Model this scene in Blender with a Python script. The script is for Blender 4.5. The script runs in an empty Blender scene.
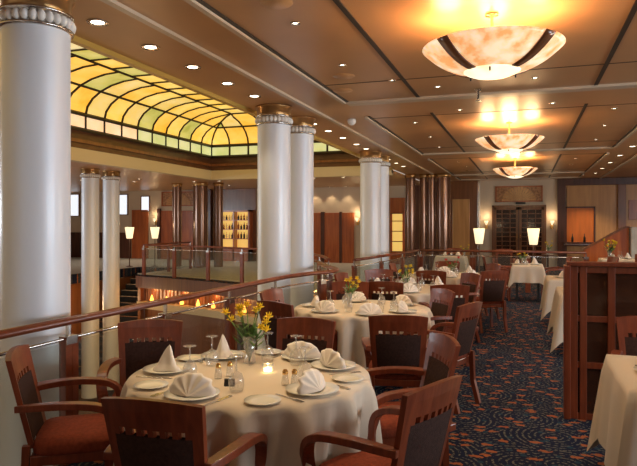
import bpy, bmesh, math, random
from mathutils import Vector, Matrix
from mathutils.geometry import tessellate_polygon
random.seed(7)
PI=math.pi
S=bpy.context.scene; COL=S.collection
S.view_settings.view_transform='Standard'; S.view_settings.look='None'
S.view_settings.gamma=1.0; S.view_settings.exposure=0.22
S.view_settings.use_curve_mapping=False

# ---------------------------------------------------------------- materials
def newmat(name):
    m=bpy.data.materials.new(name); m.use_nodes=True
    nt=m.node_tree; b=nt.nodes['Principled BSDF']; return m,nt,b
def mat(name,col,rough=.5,metal=0,spec=.5,emit=None,es=0,coat=0,bump=0,bscale=60,var=0,vscale=(4,4,4),aniso=None,trans=0,alpha=1,sheen=0):
    m,nt,b=newmat(name); N=nt.nodes; L=nt.links
    c=(*col,1)
    b.inputs['Base Color'].default_value=c
    b.inputs['Roughness'].default_value=rough; b.inputs['Metallic'].default_value=metal
    b.inputs['Specular IOR Level'].default_value=spec
    b.inputs['Coat Weight'].default_value=coat; b.inputs['Coat Roughness'].default_value=.12
    b.inputs['Transmission Weight'].default_value=trans
    b.inputs['Sheen Weight'].default_value=sheen
    if emit: b.inputs['Emission Color'].default_value=(*emit,1); b.inputs['Emission Strength'].default_value=es
    tc=None
    if var or bump:
        tc=N.new('ShaderNodeTexCoord')
    if var:
        mp=N.new('ShaderNodeMapping'); mp.inputs['Scale'].default_value=vscale
        L.new(tc.outputs['Object'],mp.inputs[0])
        n=N.new('ShaderNodeTexNoise'); n.inputs['Scale'].default_value=1.; n.inputs['Detail'].default_value=5
        L.new(mp.outputs[0],n.inputs['Vector'])
        r=N.new('ShaderNodeValToRGB'); L.new(n.outputs['Fac'],r.inputs[0])
        r.color_ramp.elements[0].position=.3; r.color_ramp.elements[1].position=.7
        r.color_ramp.elements[0].color=(*[x*(1-var) for x in col],1)
        r.color_ramp.elements[1].color=(*[min(1,x*(1+var)) for x in col],1)
        L.new(r.outputs[0],b.inputs['Base Color'])
    if bump:
        n2=N.new('ShaderNodeTexNoise'); n2.inputs['Scale'].default_value=bscale; n2.inputs['Detail'].default_value=3
        L.new(tc.outputs['Object'],n2.inputs['Vector'])
        bp=N.new('ShaderNodeBump'); bp.inputs['Strength'].default_value=bump; bp.inputs['Distance'].default_value=.01
        L.new(n2.outputs['Fac'],bp.inputs['Height']); L.new(bp.outputs[0],b.inputs['Normal'])
    return m
def glassy(name,tint=(1,1,1),gloss=.12,rough=.02,dens=.08,body=(.8,.8,.8)):
    # thin sheet of glass: mostly see-through, fresnel reflection, a little body
    m=bpy.data.materials.new(name); m.use_nodes=True; nt=m.node_tree; N=nt.nodes; L=nt.links
    N.remove(N['Principled BSDF']); out=N['Material Output']
    t=N.new('ShaderNodeBsdfTransparent'); t.inputs[0].default_value=(*tint,1)
    g=N.new('ShaderNodeBsdfGlossy'); g.inputs['Roughness'].default_value=rough
    d=N.new('ShaderNodeBsdfDiffuse'); d.inputs[0].default_value=(*body,1)
    lw=N.new('ShaderNodeLayerWeight'); lw.inputs[0].default_value=.5
    ma=N.new('ShaderNodeMath'); ma.operation='MULTIPLY_ADD'; pw=N.new('ShaderNodeMath'); pw.operation='POWER'; L.new(lw.outputs['Facing'],pw.inputs[0]); pw.inputs[1].default_value=4; L.new(pw.outputs[0],ma.inputs[0]); ma.inputs[1].default_value=.6; ma.inputs[2].default_value=gloss*.3
    m1=N.new('ShaderNodeMixShader'); m1.inputs[0].default_value=dens; L.new(t.outputs[0],m1.inputs[1]); L.new(d.outputs[0],m1.inputs[2])
    m2=N.new('ShaderNodeMixShader'); L.new(ma.outputs[0],m2.inputs[0]); L.new(m1.outputs[0],m2.inputs[1]); L.new(g.outputs[0],m2.inputs[2])
    L.new(m2.outputs[0],out.inputs[0]); return m
def woodmat(name,c1,c2,scale=(30,30,2.5),rough=.34,coat=.2):
    m,nt,b=newmat(name); N=nt.nodes; L=nt.links
    tc=N.new('ShaderNodeTexCoord'); mp=N.new('ShaderNodeMapping'); mp.inputs['Scale'].default_value=scale
    L.new(tc.outputs['Object'],mp.inputs[0])
    n=N.new('ShaderNodeTexNoise'); n.inputs['Scale'].default_value=1; n.inputs['Detail'].default_value=6; n.inputs['Distortion'].default_value=.6
    L.new(mp.outputs[0],n.inputs['Vector'])
    r=N.new('ShaderNodeValToRGB'); L.new(n.outputs['Fac'],r.inputs[0])
    r.color_ramp.elements[0].position=.32; r.color_ramp.elements[1].position=.68
    r.color_ramp.elements[0].color=(*c1,1); r.color_ramp.elements[1].color=(*c2,1)
    L.new(r.outputs[0],b.inputs['Base Color'])
    b.inputs['Roughness'].default_value=rough; b.inputs['Coat Weight'].default_value=coat; b.inputs['Coat Roughness'].default_value=.15
    return m
def carpetmat():
    m,nt,b=newmat('carpet_navy_swirl'); N=nt.nodes; L=nt.links
    tc=N.new('ShaderNodeTexCoord')
    def math_(op,a,bv=None,c=None):
        x=N.new('ShaderNodeMath'); x.operation=op
        for i,v in enumerate((a,bv,c)):
            if v is None: continue
            if isinstance(v,(int,float)): x.inputs[i].default_value=v
            else: L.new(v,x.inputs[i])
        return x.outputs[0]
    # swirls: concentric dotted rings about scattered centres
    def vor(scale,feature='F1',mpscale=(1,1,1),loc=(0,0,0)):
        mp=N.new('ShaderNodeMapping'); mp.inputs['Scale'].default_value=mpscale; mp.inputs['Location'].default_value=loc
        L.new(tc.outputs['Object'],mp.inputs[0])
        v=N.new('ShaderNodeTexVoronoi'); v.voronoi_dimensions='2D'; v.feature=feature; v.inputs['Scale'].default_value=scale
        L.new(mp.outputs[0],v.inputs['Vector']); return v
    v=vor(1.9); ring=math_('SINE',math_('MULTIPLY',v.outputs['Distance'],75.))
    ringm=math_('GREATER_THAN',ring,.45)
    dots=vor(38.); dm=math_('LESS_THAN',dots.outputs['Distance'],.42)
    line=math_('MULTIPLY',ringm,dm)
    v3=vor(5.4,'F1',(.8,1.35,1),(3,7,0)); 
    n=N.new('ShaderNodeTexNoise'); n.inputs['Scale'].default_value=26; L.new(tc.outputs['Object'],n.inputs['Vector'])
    blob=math_('LESS_THAN',math_('ADD',v3.outputs['Distance'],math_('MULTIPLY',n.outputs['Fac'],.5)),.41)
    v4=vor(5.6,'F1',(1,1,1),(1.3,9,0)); blob2=math_('LESS_THAN',v4.outputs['Distance'],.12)
    base=N.new('ShaderNodeMix'); base.data_type='RGBA'
    base.inputs[6].default_value=(.012,.017,.042,1); base.inputs[7].default_value=(.13,.13,.11,1); L.new(line,base.inputs[0])
    m2=N.new('ShaderNodeMix'); m2.data_type='RGBA'; L.new(base.outputs[2],m2.inputs[6]); m2.inputs[7].default_value=(.02,.05,.08,1); L.new(blob2,m2.inputs[0])
    m3=N.new('ShaderNodeMix'); m3.data_type='RGBA'; L.new(m2.outputs[2],m3.inputs[6]); m3.inputs[7].default_value=(.34,.11,.045,1); L.new(blob,m3.inputs[0])
    L.new(m3.outputs[2],b.inputs['Base Color']); b.inputs['Roughness'].default_value=.95; b.inputs['Specular IOR Level'].default_value=.1
    return m
def noisemat(name,c1,c2,scale,emit=0,rough=.4,detail=6,lo=.4,hi=.6,metal=0):
    m,nt,b=newmat(name); N=nt.nodes; L=nt.links
    tc=N.new('ShaderNodeTexCoord'); n=N.new('ShaderNodeTexNoise'); n.inputs['Scale'].default_value=scale; n.inputs['Detail'].default_value=detail
    L.new(tc.outputs['Object'],n.inputs['Vector'])
    r=N.new('ShaderNodeValToRGB'); L.new(n.outputs['Fac'],r.inputs[0])
    r.color_ramp.elements[0].position=lo; r.color_ramp.elements[1].position=hi
    r.color_ramp.elements[0].color=(*c1,1); r.color_ramp.elements[1].color=(*c2,1)
    L.new(r.outputs[0],b.inputs['Base Color']); b.inputs['Roughness'].default_value=rough; b.inputs['Metallic'].default_value=metal
    if emit:
        L.new(r.outputs[0],b.inputs['Emission Color']); b.inputs['Emission Strength'].default_value=emit
    return m
M={}
M['carpet']=carpetmat()
M['ceil']=mat('ceiling_bronze_laminate',(.56,.315,.145),.36,0,.5,var=.06,vscale=(1.5,1.5,1.5))
M['ceil_dark']=mat('ceiling_dark_gap',(.03,.018,.012),.5)
M['strip']=mat('ceiling_pale_strip',(.60,.50,.38),.4)
M['gold_edge']=mat('gold_edge',(.62,.42,.10),.35,.2)
M['column']=mat('pearl_silver_paint',(.82,.87,.94),.45,.12,.5,coat=.12)
M['bronze']=mat('brushed_bronze',(.55,.33,.14),.28,.85)
M['beads']=mat('white_beads',(.92,.90,.86),.3)
M['steel']=mat('steel',(.65,.62,.58),.25,1)
M['chrome']=mat('dark_polished_bronze',(.20,.095,.055),.2,.45,coat=.5)
M['chair']=woodmat('chair_mahogany',(.155,.031,.011),(.25,.056,.020),(30,30,3))
M['rail']=woodmat('handrail_mahogany',(.15,.034,.014),(.25,.065,.026),(8,8,8))
M['wood_dark']=woodmat('dark_mahogany',(.055,.018,.010),(.12,.036,.018),(12,12,1.2))
M['wood_red']=woodmat('red_cherry',(.33,.07,.015),(.52,.14,.03),(10,10,1),.3,.5)
M['wood_tan']=woodmat('tan_veneer',(.55,.27,.09),(.68,.36,.13),(9,9,.6),.35,.3)
M['wood_mid']=woodmat('mid_brown_panel',(.17,.06,.022),(.25,.095,.036),(9,9,.7),.3,.4)
M['fabric']=mat('dark_brown_upholstery',(.050,.024,.018),.9,bump=.3,bscale=220,var=.25,vscale=(60,60,60),spec=.2)
M['seat']=mat('rust_red_seat_fabric',(.26,.055,.025),.85,bump=.3,bscale=220,var=.2,vscale=(50,50,50),spec=.2)
M['cloth']=mat('cream_tablecloth',(.68,.575,.45),.8,bump=.12,bscale=14,spec=.2)
M['napkin']=mat('white_napkin',(.80,.73,.65),.8,spec=.2)
M['china']=mat('white_china',(.80,.77,.68),.15)
M['glass']=glassy('clear_glass',(.93,.94,.94),.5,.04,.16,(.95,.92,.86))
M['pane']=glassy('balustrade_glass',(.90,.93,.92),.05,.03,.05,(.5,.5,.46))
M['smoke']=glassy('smoked_glass',(.30,.20,.15),.08,.12,.6,(.085,.036,.022))
M['brass']=mat('brass',(.72,.45,.16),.25,1)
M['flower']=mat('yellow_petals',(.85,.62,.03),.6)
M['red_flower']=mat('red_petals',(.6,.03,.03),.6)
M['leaf']=mat('green_leaves',(.10,.20,.04),.6)
M['cream_wall']=mat('cream_wall',(.62,.50,.38),.6,var=.04,vscale=(1,1,1))
M['white_wall']=mat('pale_wall',(.68,.56,.42),.6,var=.04,vscale=(1,1,1))
M['cornice_cream']=mat('cream_cornice',(.62,.52,.34),.45)
M['cornice_brown']=woodmat('brown_cornice',(.10,.04,.018),(.17,.07,.03),(3,3,10))
M['lead']=mat('dark_leading',(.035,.022,.012),.5)
M['marble']=noisemat('alabaster_glass',(.95,.42,.14),(1.,.80,.52),9,.72,.3,8,.38,.62)
M['bowl_end']=noisemat('alabaster_glass_pale',(1.,.72,.40),(1.,.90,.66),5,1.15,.3)
M['bulb']=mat('lamp_glow',(1,.85,.5),.4,emit=(1.,.78,.36),es=9)
M['spot']=mat('downlight_glow',(1,.9,.75),.4,emit=(1.,.86,.62),es=6)
M['shade']=mat('lit_lamp_shade',(1,.9,.7),.5,emit=(1.,.76,.44),es=1.05)
M['orange_glow']=mat('orange_lamp_glow',(1,.5,.12),.5,emit=(1.,.38,.06),es=3.0)
M['gold_glow']=mat('lit_cabinet_back',(1,.7,.2),.5,emit=(1.,.62,.16),es=.55)
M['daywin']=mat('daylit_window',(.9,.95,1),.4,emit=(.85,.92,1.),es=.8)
M['black']=mat('black_metal',(.02,.02,.02),.4)
M['stair']=mat('stair_carpet_dark',(.015,.018,.03),.9)
M['lowfloor']=mat('lower_deck_floor',(.10,.055,.035),.4,var=.4,vscale=(2,2,2))
M['fascia']=woodmat('fascia_brown',(.09,.035,.02),(.15,.06,.03),(14,14,.5),.4,.3)
M['stone']=mat('pale_stone',(.45,.44,.40),.5,var=.15,vscale=(6,6,6))
M['carved']=noisemat('carved_bronze_relief',(.30,.13,.05),(.55,.28,.12),14,0,.4)
PANE=[noisemat('stained_'+n,a,b_,2.2,e,.3,5,.3,.7) for n,a,b_,e in (
 ('amber',(1.,.50,.04),(1.,.66,.14),.68),('gold',(.95,.55,.05),(1.,.74,.22),.70),('honey',(.90,.60,.10),(.98,.78,.34),.62),
 ('olive',(.50,.50,.08),(.80,.74,.24),.55),('cream',(.85,.74,.38),(.98,.86,.55),.66))]
PANE_LOW=[noisemat('stained_low_'+n,a,b_,2.2,e,.3,5,.3,.7) for n,a,b_,e in (
 ('peach',(.95,.62,.34),(1.,.80,.58),.6),('green',(.58,.68,.28),(.80,.84,.50),.52))]

# ---------------------------------------------------------------- mesh builder
class MB:
    def __init__(s): s.b=bmesh.new()
    def _xf(s,vs,T):
        if T is not None:
            for v in vs: v.co=T@v.co
    def box(s,x0,y0,z0,x1,y1,z1,T=None,mi=0):
        p=[(x0,y0,z0),(x1,y0,z0),(x1,y1,z0),(x0,y1,z0),(x0,y0,z1),(x1,y0,z1),(x1,y1,z1),(x0,y1,z1)]
        v=[s.b.verts.new(q) for q in p]; s._xf(v,T)
        for q in ((0,3,2,1),(4,5,6,7),(0,1,5,4),(1,2,6,5),(2,3,7,6),(3,0,4,7)):
            f=s.b.faces.new([v[i] for i in q]); f.material_index=mi
        return s
    def lathe(s,prof,seg=24,T=None,mi=0,fn=None,smooth=True):
        rings=[]
        for (r,z) in prof:
            if r<=1e-6: rings.append([s.b.verts.new((0,0,z))]); continue
            ring=[]
            for k in range(seg):
                a=2*PI*k/seg; rr=r*(fn(a,z) if fn else 1)
                ring.append(s.b.verts.new((rr*math.cos(a),rr*math.sin(a),z)))
            rings.append(ring)
        for A,B in zip(rings,rings[1:]):
            for k in range(seg):
                k2=(k+1)%seg
                if len(A)==1 and len(B)==1: continue
                if len(A)==1: f=s.b.faces.new((A[0],B[k],B[k2])) 
                elif len(B)==1: f=s.b.faces.new((A[k],A[k2],B[0]))
                else: f=s.b.faces.new((A[k],A[k2],B[k2],B[k]))
                f.smooth=smooth; f.material_index=mi
        s._xf([v for r in rings for v in r],T); return s
    def sweep(s,path,sec,mi=0,up=Vector((0,0,1)),closed_ends=True,smooth=True):
        # sec: list of (a,b) offsets: a sideways, b up
        path=[Vector(p) for p in path]; rings=[]
        for i,p in enumerate(path):
            t=(path[min(i+1,len(path)-1)]-path[max(i-1,0)]).normalized()
            side=t.cross(up)
            if side.length<1e-4: side=Vector((1,0,0))
            side.normalize(); u=side.cross(t).normalized()
            rings.append([s.b.verts.new(p+side*a+u*b) for a,b in sec])
        n=len(sec)
        for A,B in zip(rings,rings[1:]):
            for k in range(n):
                f=s.b.faces.new((A[k],A[(k+1)%n],B[(k+1)%n],B[k])); f.smooth=smooth; f.material_index=mi
        if closed_ends:
            for r,rv in ((rings[0],True),(rings[-1],False)):
                f=s.b.faces.new(r[::-1] if rv else r); f.material_index=mi
        return s
    def tube(s,path,r,seg=8,mi=0,up=Vector((0,0,1))):
        return s.sweep(path,[(r*math.cos(2*PI*k/seg),r*math.sin(2*PI*k/seg)) for k in range(seg)],mi,up)
    def poly(s,pts,z0,z1,mi=0):
        a=[s.b.verts.new((x,y,z0)) for x,y in pts]; b=[s.b.verts.new((x,y,z1)) for x,y in pts]
        n=len(pts)
        for i,j,k in tessellate_polygon([[Vector((x,y,0)) for x,y in pts]]):
            s.b.faces.new((a[i],a[j],a[k])); s.b.faces.new((b[i],b[j],b[k]))
        for k in range(n): s.b.faces.new((a[k],a[(k+1)%n],b[(k+1)%n],b[k]))
        return s
    def grid(s,fn,nu,nv,mi=0,closed_u=False,smooth=True):
        V=[[s.b.verts.new(fn(i/(nu),j/(nv))) for j in range(nv+1)] for i in range(nu if closed_u else nu+1)]
        for i in range(nu):
            for j in range(nv):
                A=V[i];B=V[(i+1)%len(V)]
                f=s.b.faces.new((A[j],B[j],B[j+1],A[j+1])); f.smooth=smooth; f.material_index=mi
        return s
    def ball(s,c,r,seg=8,mi=0,sz=1):
        prof=[(r*math.sin(PI*k/6),-r*sz*math.cos(PI*k/6)) for k in range(7)]
        prof[0]=(0,-r*sz); prof[-1]=(0,r*sz)
        return s.lathe(prof,seg,Matrix.Translation(c),mi)
    def done(s,name,mats,parent=None,bevel=0,loc=None):
        bmesh.ops.recalc_face_normals(s.b,faces=s.b.faces)
        me=bpy.data.meshes.new(name); s.b.to_mesh(me); s.b.free()
        for m in (mats if isinstance(mats,(list,tuple)) else [mats]): me.materials.append(m)
        o=bpy.data.objects.new(name,me); COL.objects.link(o)
        if parent: o.parent=parent
        if loc: o.location=loc
        if bevel:
            bv=o.modifiers.new('bevel','BEVEL'); bv.width=bevel; bv.segments=2; bv.limit_method='ANGLE'
        return o
def tag(o,label,cat,group=None,kind=None):
    if label: o['label']=label
    if cat: o['category']=cat
    if group: o['group']=group
    if kind: o['kind']=kind
    return o
def thing(name,label,cat,loc=(0,0,0),rz=0,group=None,kind=None):
    o=bpy.data.objects.new(name,None); COL.objects.link(o); o.empty_display_size=.1
    o.location=loc; o.rotation_euler=(0,0,rz); return tag(o,label,cat,group,kind)
def structure(o,label=None): 
    o['kind']='structure'
    if label: o['label']=label
    return o
KIDS={}
def kids(o):
    return [c for c in bpy.data.objects if c.parent==o]
PROTO={}
def copy_tree(o,loc,rz,label=None,group=None,scale=None):
    if o.name not in PROTO: PROTO[o.name]=[(c,kids(c)) for c in kids(o)]
    r=o.copy(); COL.objects.link(r); r.location=loc; r.rotation_euler=(0,0,rz)
    if scale: r.scale=scale
    for c,gs in PROTO[o.name]:
        d=c.copy(); COL.objects.link(d); d.parent=r
        for g in gs:
            e=g.copy(); COL.objects.link(e); e.parent=d
    if label: r['label']=label
    if group: r['group']=group
    return r
class Maker:
    """first use hands out the prototype itself, later uses hand out copies"""
    def __init__(s,fn): s.fn=fn; s.p=None
    def __call__(s,loc,rz,label,group=None):
        if s.p is None:
            s.p=s.fn(); s.first=True
            s.p.location=loc; s.p.rotation_euler=(0,0,rz); s.p['label']=label
            if group: s.p['group']=group
            return s.p
        r=copy_tree(s.p,loc,rz,label,group)
        if not group and 'group' in r: del r['group']
        return r
def T(x=0,y=0,z=0,rx=0,ry=0,rz=0): 
    return Matrix.Translation((x,y,z))@Matrix.Rotation(rz,4,'Z')@Matrix.Rotation(ry,4,'Y')@Matrix.Rotation(rx,4,'X')
ORD=['first','second','third','fourth','fifth','sixth','seventh','eighth','ninth','tenth','eleventh','twelfth','thirteenth','fourteenth','fifteenth','sixteenth','seventeenth','eighteenth','nineteenth','twentieth','twenty-first','twenty-second','twenty-third']

# ---------------------------------------------------------------- camera
cam=bpy.data.cameras.new('camera'); co=bpy.data.objects.new('camera',cam); COL.objects.link(co)
co.location=(0,0,1.6); co.rotation_euler=(PI/2,0,math.radians(18.744))
cam.sensor_width=36; cam.lens=36*610/637; cam.shift_y=-9/637; cam.clip_end=100
S.camera=co

ZC=3.25; ZS=3.12; YF=24.0
# ---------------------------------------------------------------- floor
near_edge=[(-3.08,-3),(-2.85,7.0),(-2.75,7.6),(-2.6,8.1),(-2.75,8.6),(-3.1,9.2),(-3.4,9.9),(-3.55,10.7),(-3.95,11.6)]
arc=[(-4.6,12.55),(-5.5,13.5),(-6.6,14.35),(-7.8,14.95),(-9.0,15.4),(-10.3,15.8),(-11.4,16.1)]
def smooth_path(P,n=4):
    out=[]
    for i in range(len(P)-1):
        p0=P[max(i-1,0)];p1=P[i];p2=P[i+1];p3=P[min(i+2,len(P)-1)]
        for k in range(n):
            t=k/n
            out.append(tuple(.5*((2*b)+(-a+c)*t+(2*a-5*b+4*c-d)*t*t+(-a+3*b-3*c+d)*t**3) for a,b,c,d in zip(p0,p1,p2,p3)))
    out.append(P[-1]); return out
edge=near_edge[:2]+smooth_path(near_edge[1:]+arc,3)[1:]
hole=edge+[(-11.4,19.2),(-13.6,19.2),(-13.6,-3)]
fl=[(9,-3),(9,YF),(-21,YF),(-21,-3)]+[hole[-1]]+hole[::-1][1:]
structure(MB().poly(fl,-.30,0).done('floor',M['carpet']),'dark navy carpet with dotted swirls and orange leaves')
# fascia round the atrium edge
def ribbon(path,z0,z1,th,name,mt):
    m=MB(); m.sweep([(x,y,z0) for x,y in path],[(0,0),(th,0),(th,z1-z0),(0,z1-z0)],smooth=False); return m.done(name,mt)
structure(ribbon([(x,y) for x,y in edge+[(-11.4,19.2)]],-.36,-.01,-.05,'trim_1',M['fascia']),'brown fascia round the atrium floor edge')
structure(MB().box(-16,-3,-3.4,-2.0,20,-3.3).done('floor_lower_deck',M['lowfloor']),'lower deck floor')

# lower deck wall under the arc, with cream ledge and dark pillars
def offset(path,d):
    out=[]
    for i,p in enumerate(path):
        a=Vector(path[max(i-1,0)]);b=Vector(path[min(i+1,len(path)-1)]); t=(b-a).normalized(); out.append((p[0]+t.y*d,p[1]-t.x*d))
    return out
arcp=smooth_path(near_edge[-3:]+arc,4)
wallp=offset(arcp,.30)
m=MB(); m.sweep([(x,y,-3.3) for x,y in wallp],[(0,0),(.1,0),(.1,2.95),(0,2.95)],smooth=False)
for i in range(0,len(wallp)-1):
    for f in (0,.5):
        x=wallp[i][0]*(1-f)+wallp[i+1][0]*f; y=wallp[i][1]*(1-f)+wallp[i+1][1]*f
        m.box(-.02,-.02,-.8,.02,.02,-.4,T(x,y,0))
structure(m.done('wall_lower_deck',M['wood_mid']),'slatted wall of the lower deck')
ledge=offset(arcp,-.02)
structure(ribbon(ledge,-1.0,-.80,.30,'trim_2',M['cornice_cream']),'curved cream ledge on the lower deck')
lamp_i=0
for i in range(2,len(wallp)-1,2):
    x,y=offset(arcp,.16)[i]
    o=thing('wall_uplight','glowing orange wall lamp below the far atrium railing, %s from the right'%ORD[lamp_i],'wall lamp',(x,y,-.775),0,'orange lamps on the lower deck wall')
    MB().lathe([(.0,0),(.05,.0),(.062,.04),(.036,.12),(.015,.19),(0,.2)],10).done('glow_shade',M['orange_glow'],o)
    MB().lathe([(0,-.02),(.06,-.02),(.06,0),(0,0)],10).done('base',M['brass'],o)
    lamp_i+=1
    L=bpy.data.lights.new('uplight','POINT'); L.energy=3; L.color=(1,.42,.12); L.shadow_soft_size=.05
    lo=bpy.data.objects.new('uplight',L); lo.location=(x,y,-.44); COL.objects.link(lo)
for i,(x,y) in enumerate(offset(arcp,.0)[6:22:5]):
    tag(MB().lathe([(0,-3.3),(.2,-3.3),(.2,-1.0),(0,-1.0)],16,T(x,y-.15,0)).done('lower_pillar',M['black']),'dark round pillar under the curved cream ledge, %s from the right'%ORD[i],'pillar','dark pillars of the lower deck','thing')
# lower-deck table lamps
for i,(x,y) in enumerate([(-6.6,10.4),(-8.3,12.6),(-9.4,9.5),(-5.4,7.2)]):
    o=thing('table_lamp',['small glowing table lamp on the lower deck below the curved ledge','small glowing table lamp on the lower deck near the stairs','small glowing table lamp on the lower deck behind the twin far columns','small glowing table lamp on the lower deck close to the near railing'][i],'lamp',(x,y,-2.55))
    MB().lathe([(.05,0),(.05,.02),(.015,.03),(.015,.15),(0,.15)],10).done('base',M['brass'],o)
    MB().lathe([(.10,.13),(.06,.30),(0,.30)],12).done('lamp_shade',M['orange_glow'],o)
    t=thing('low_table','small round dark table carrying a glowing lamp, %s on the lower deck from the right'%ORD[i],'table',(x,y,-3.3))
    MB().lathe([(0,.72),(.40,.72),(.40,.75),(0,.75)],20).done('tabletop',M['wood_red'],t)
    MB().lathe([(0,0),(.22,0),(.22,.03),(.04,.06),(.04,.72),(0,.72)],12).done('pedestal',M['black'],t)

pp=offset(arcp,.35)
structure(MB().poly([(-3.5,10.9)]+pp[3:]+[(-11.75,16.6),(-11.75,19.4),(-13.65,19.4),(-13.65,-2.9),(-20.9,-2.9),(-20.9,23.9),(-4.2,23.9),(-4.2,13.4)],.001,.012).done('floor_promenade',M['stone']),'pale marble promenade floor beyond the atrium')
# staircase down
m=MB()
for k in range(16):
    y1=19.2-k*.27; m.box(-13.5,y1-.27,-3.3,-11.75,y1,-.18*(k+1)+.0)
st=m.done('staircase',M['stair']); tag(st,'dark carpeted staircase going down behind the far silver columns','staircase',kind='thing')
m=MB()
for k in range(16):
    y1=19.2-k*.27; m.box(-13.45,y1-.285,-.18*(k+1)-.02,-11.8,y1-.255,-.18*(k+1)+.008)
m.done('stair_nosing',M['steel'],st)
# ---------------------------------------------------------------- ceiling
XO0,XO1,YO0,YO1=-9.8,-3.78,-1.0,17.9
m=MB(); m.box(XO1,-3,ZC,9,YF,ZC+.1)
structure(m.done('ceiling',M['ceil']),'glossy bronze ceiling panels')
m=MB(); m.box(-21,-3,ZS,XO0-.05,YF,ZS+.1); m.box(XO0-.05,YO1+.05,ZS,XO1,YF,ZS+.1); m.box(XO0-.05,-3,ZS,XO1,YO0,ZS+.1)
structure(m.done('ceiling_atrium_surround',M['ceil']),'bronze ceiling round the atrium opening')
# strips
XA,XB,XCc,XD,XE=-2.89,-2.29,-1.32,.79,1.78
beams=[8.0,14.4,20.9]
n=1
def strip(x0,y0,x1,y1,mt,z=.025):
    global n
    n+=1
    return structure(MB().box(x0,y0,ZC-z,x1,y1,ZC+.01).done('trim_%d'%(n+1),mt))
strip(XA-.03,-3,XA+.03,20.5,M['strip'],.03)
strip(XO1-.02,-1,XO1+.05,YO1,M['gold_edge'],.05)
strip(2.5,-3,2.56,YF-.1,M['strip'],.03)
for y in beams: strip(XB,y-.09,XE,y+.09,M['strip'],.03)
strip(XB,YF-.9,XE,YF-.72,M['strip'],.03)
spans=[(-3,7.9),(9.1,14.3),(15.5,20.8),(21.9,23.1)]
for (a,b) in spans:
    strip(XB-.05,a,XB+.0,b,M['strip'],.035); strip(XB+.0,a,XB+.035,b,M['ceil_dark'],.012)
    strip(XE,a,XE+.05,b,M['strip'],.035); strip(XE-.035,a,XE,b,M['ceil_dark'],.012)
    strip(XCc-.022,a,XCc+.022,b,M['ceil_dark'],.008); strip(XD-.022,a,XD+.022,b,M['ceil_dark'],.008)
for y in (.4,1.7,6.9,9.3,13.3,15.6,19.8): strip(XB+.04,y-.008,XE-.04,y+.008,M['ceil_dark'],.004)
# cornice of the dome
def frame_ring(x0,y0,x1,y1,z0,z1,t,name,mt,sides='WNE'):
    m=MB()
    if 'W' in sides: m.box(x0-t,y0-t,z0,x0,y1+t,z1)
    if 'N' in sides: m.box(x0,y1,z0,x1,y1+t,z1)
    if 'E' in sides: m.box(x1,y0-t,z0,x1+t,y1+t,z1)
    if 'S' in sides: m.box(x0,y0-t,z0,x1,y0,z1)
    return structure(m.done(name,mt))
frame_ring(XO0,YO0,XO1-.0,YO1,3.06,3.36,.25,'trim_cornice_cream',M['cornice_cream'],'WN')
frame_ring(XO0-.07,YO0,XO1,YO1+.07,3.36,3.50,.2,'trim_cornice_step',M['cornice_brown'],'WN')
frame_ring(XO0-.02,YO0,XO1,YO1+.02,3.50,3.58,.2,'trim_cornice_lip',M['wood_mid'],'WN')
frame_ring(XO0-.12,YO0,XO1,YO1+.12,3.58,3.80,.2,'trim_cornice_top',M['cornice_brown'],'WN')
frame_ring(XO0,YO0,XO1+.02,YO1,3.27,3.80,.1,'trim_cornice_near',M['cornice_brown'],'E')
# stained glass vault
zb=3.80; VW=XO1-XO0; RX,RZ=1.45,.75
prof=[(0,zb),(0,zb+.36)]+[(RX*(1-math.cos(a)),zb+.36+RZ*math.sin(a)) for a in (PI/2*k/6 for k in range(1,7))]
flat=zb+.36+RZ
def cross(u):  # u index along profile -> inset,z
    return prof[u]
ys0=YO0; 
prows=prof
dome=thing('stained_glass_dome','long vaulted amber and green stained glass skylight over the atrium','skylight',(0,0,0))
mg=MB(); ml=MB()
step=.67
ny=int((YO1-YO0)/step); stepy=(YO1-YO0)/ny
nx=int(round(VW/.67)); stepx=VW/nx
allm=PANE+PANE_LOW
def pane_quad(pts,low=False,zone=0):
    q=[mg.b.verts.new(p) for p in pts]; f=mg.b.faces.new(q)
    w=[0,1,2,0,1,3,2,4] if not low else [5,5,6]
    f.material_index=random.choice(w)
def bar(a,b,r=.034):
    ml.tube([a,b],r,5)
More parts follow.
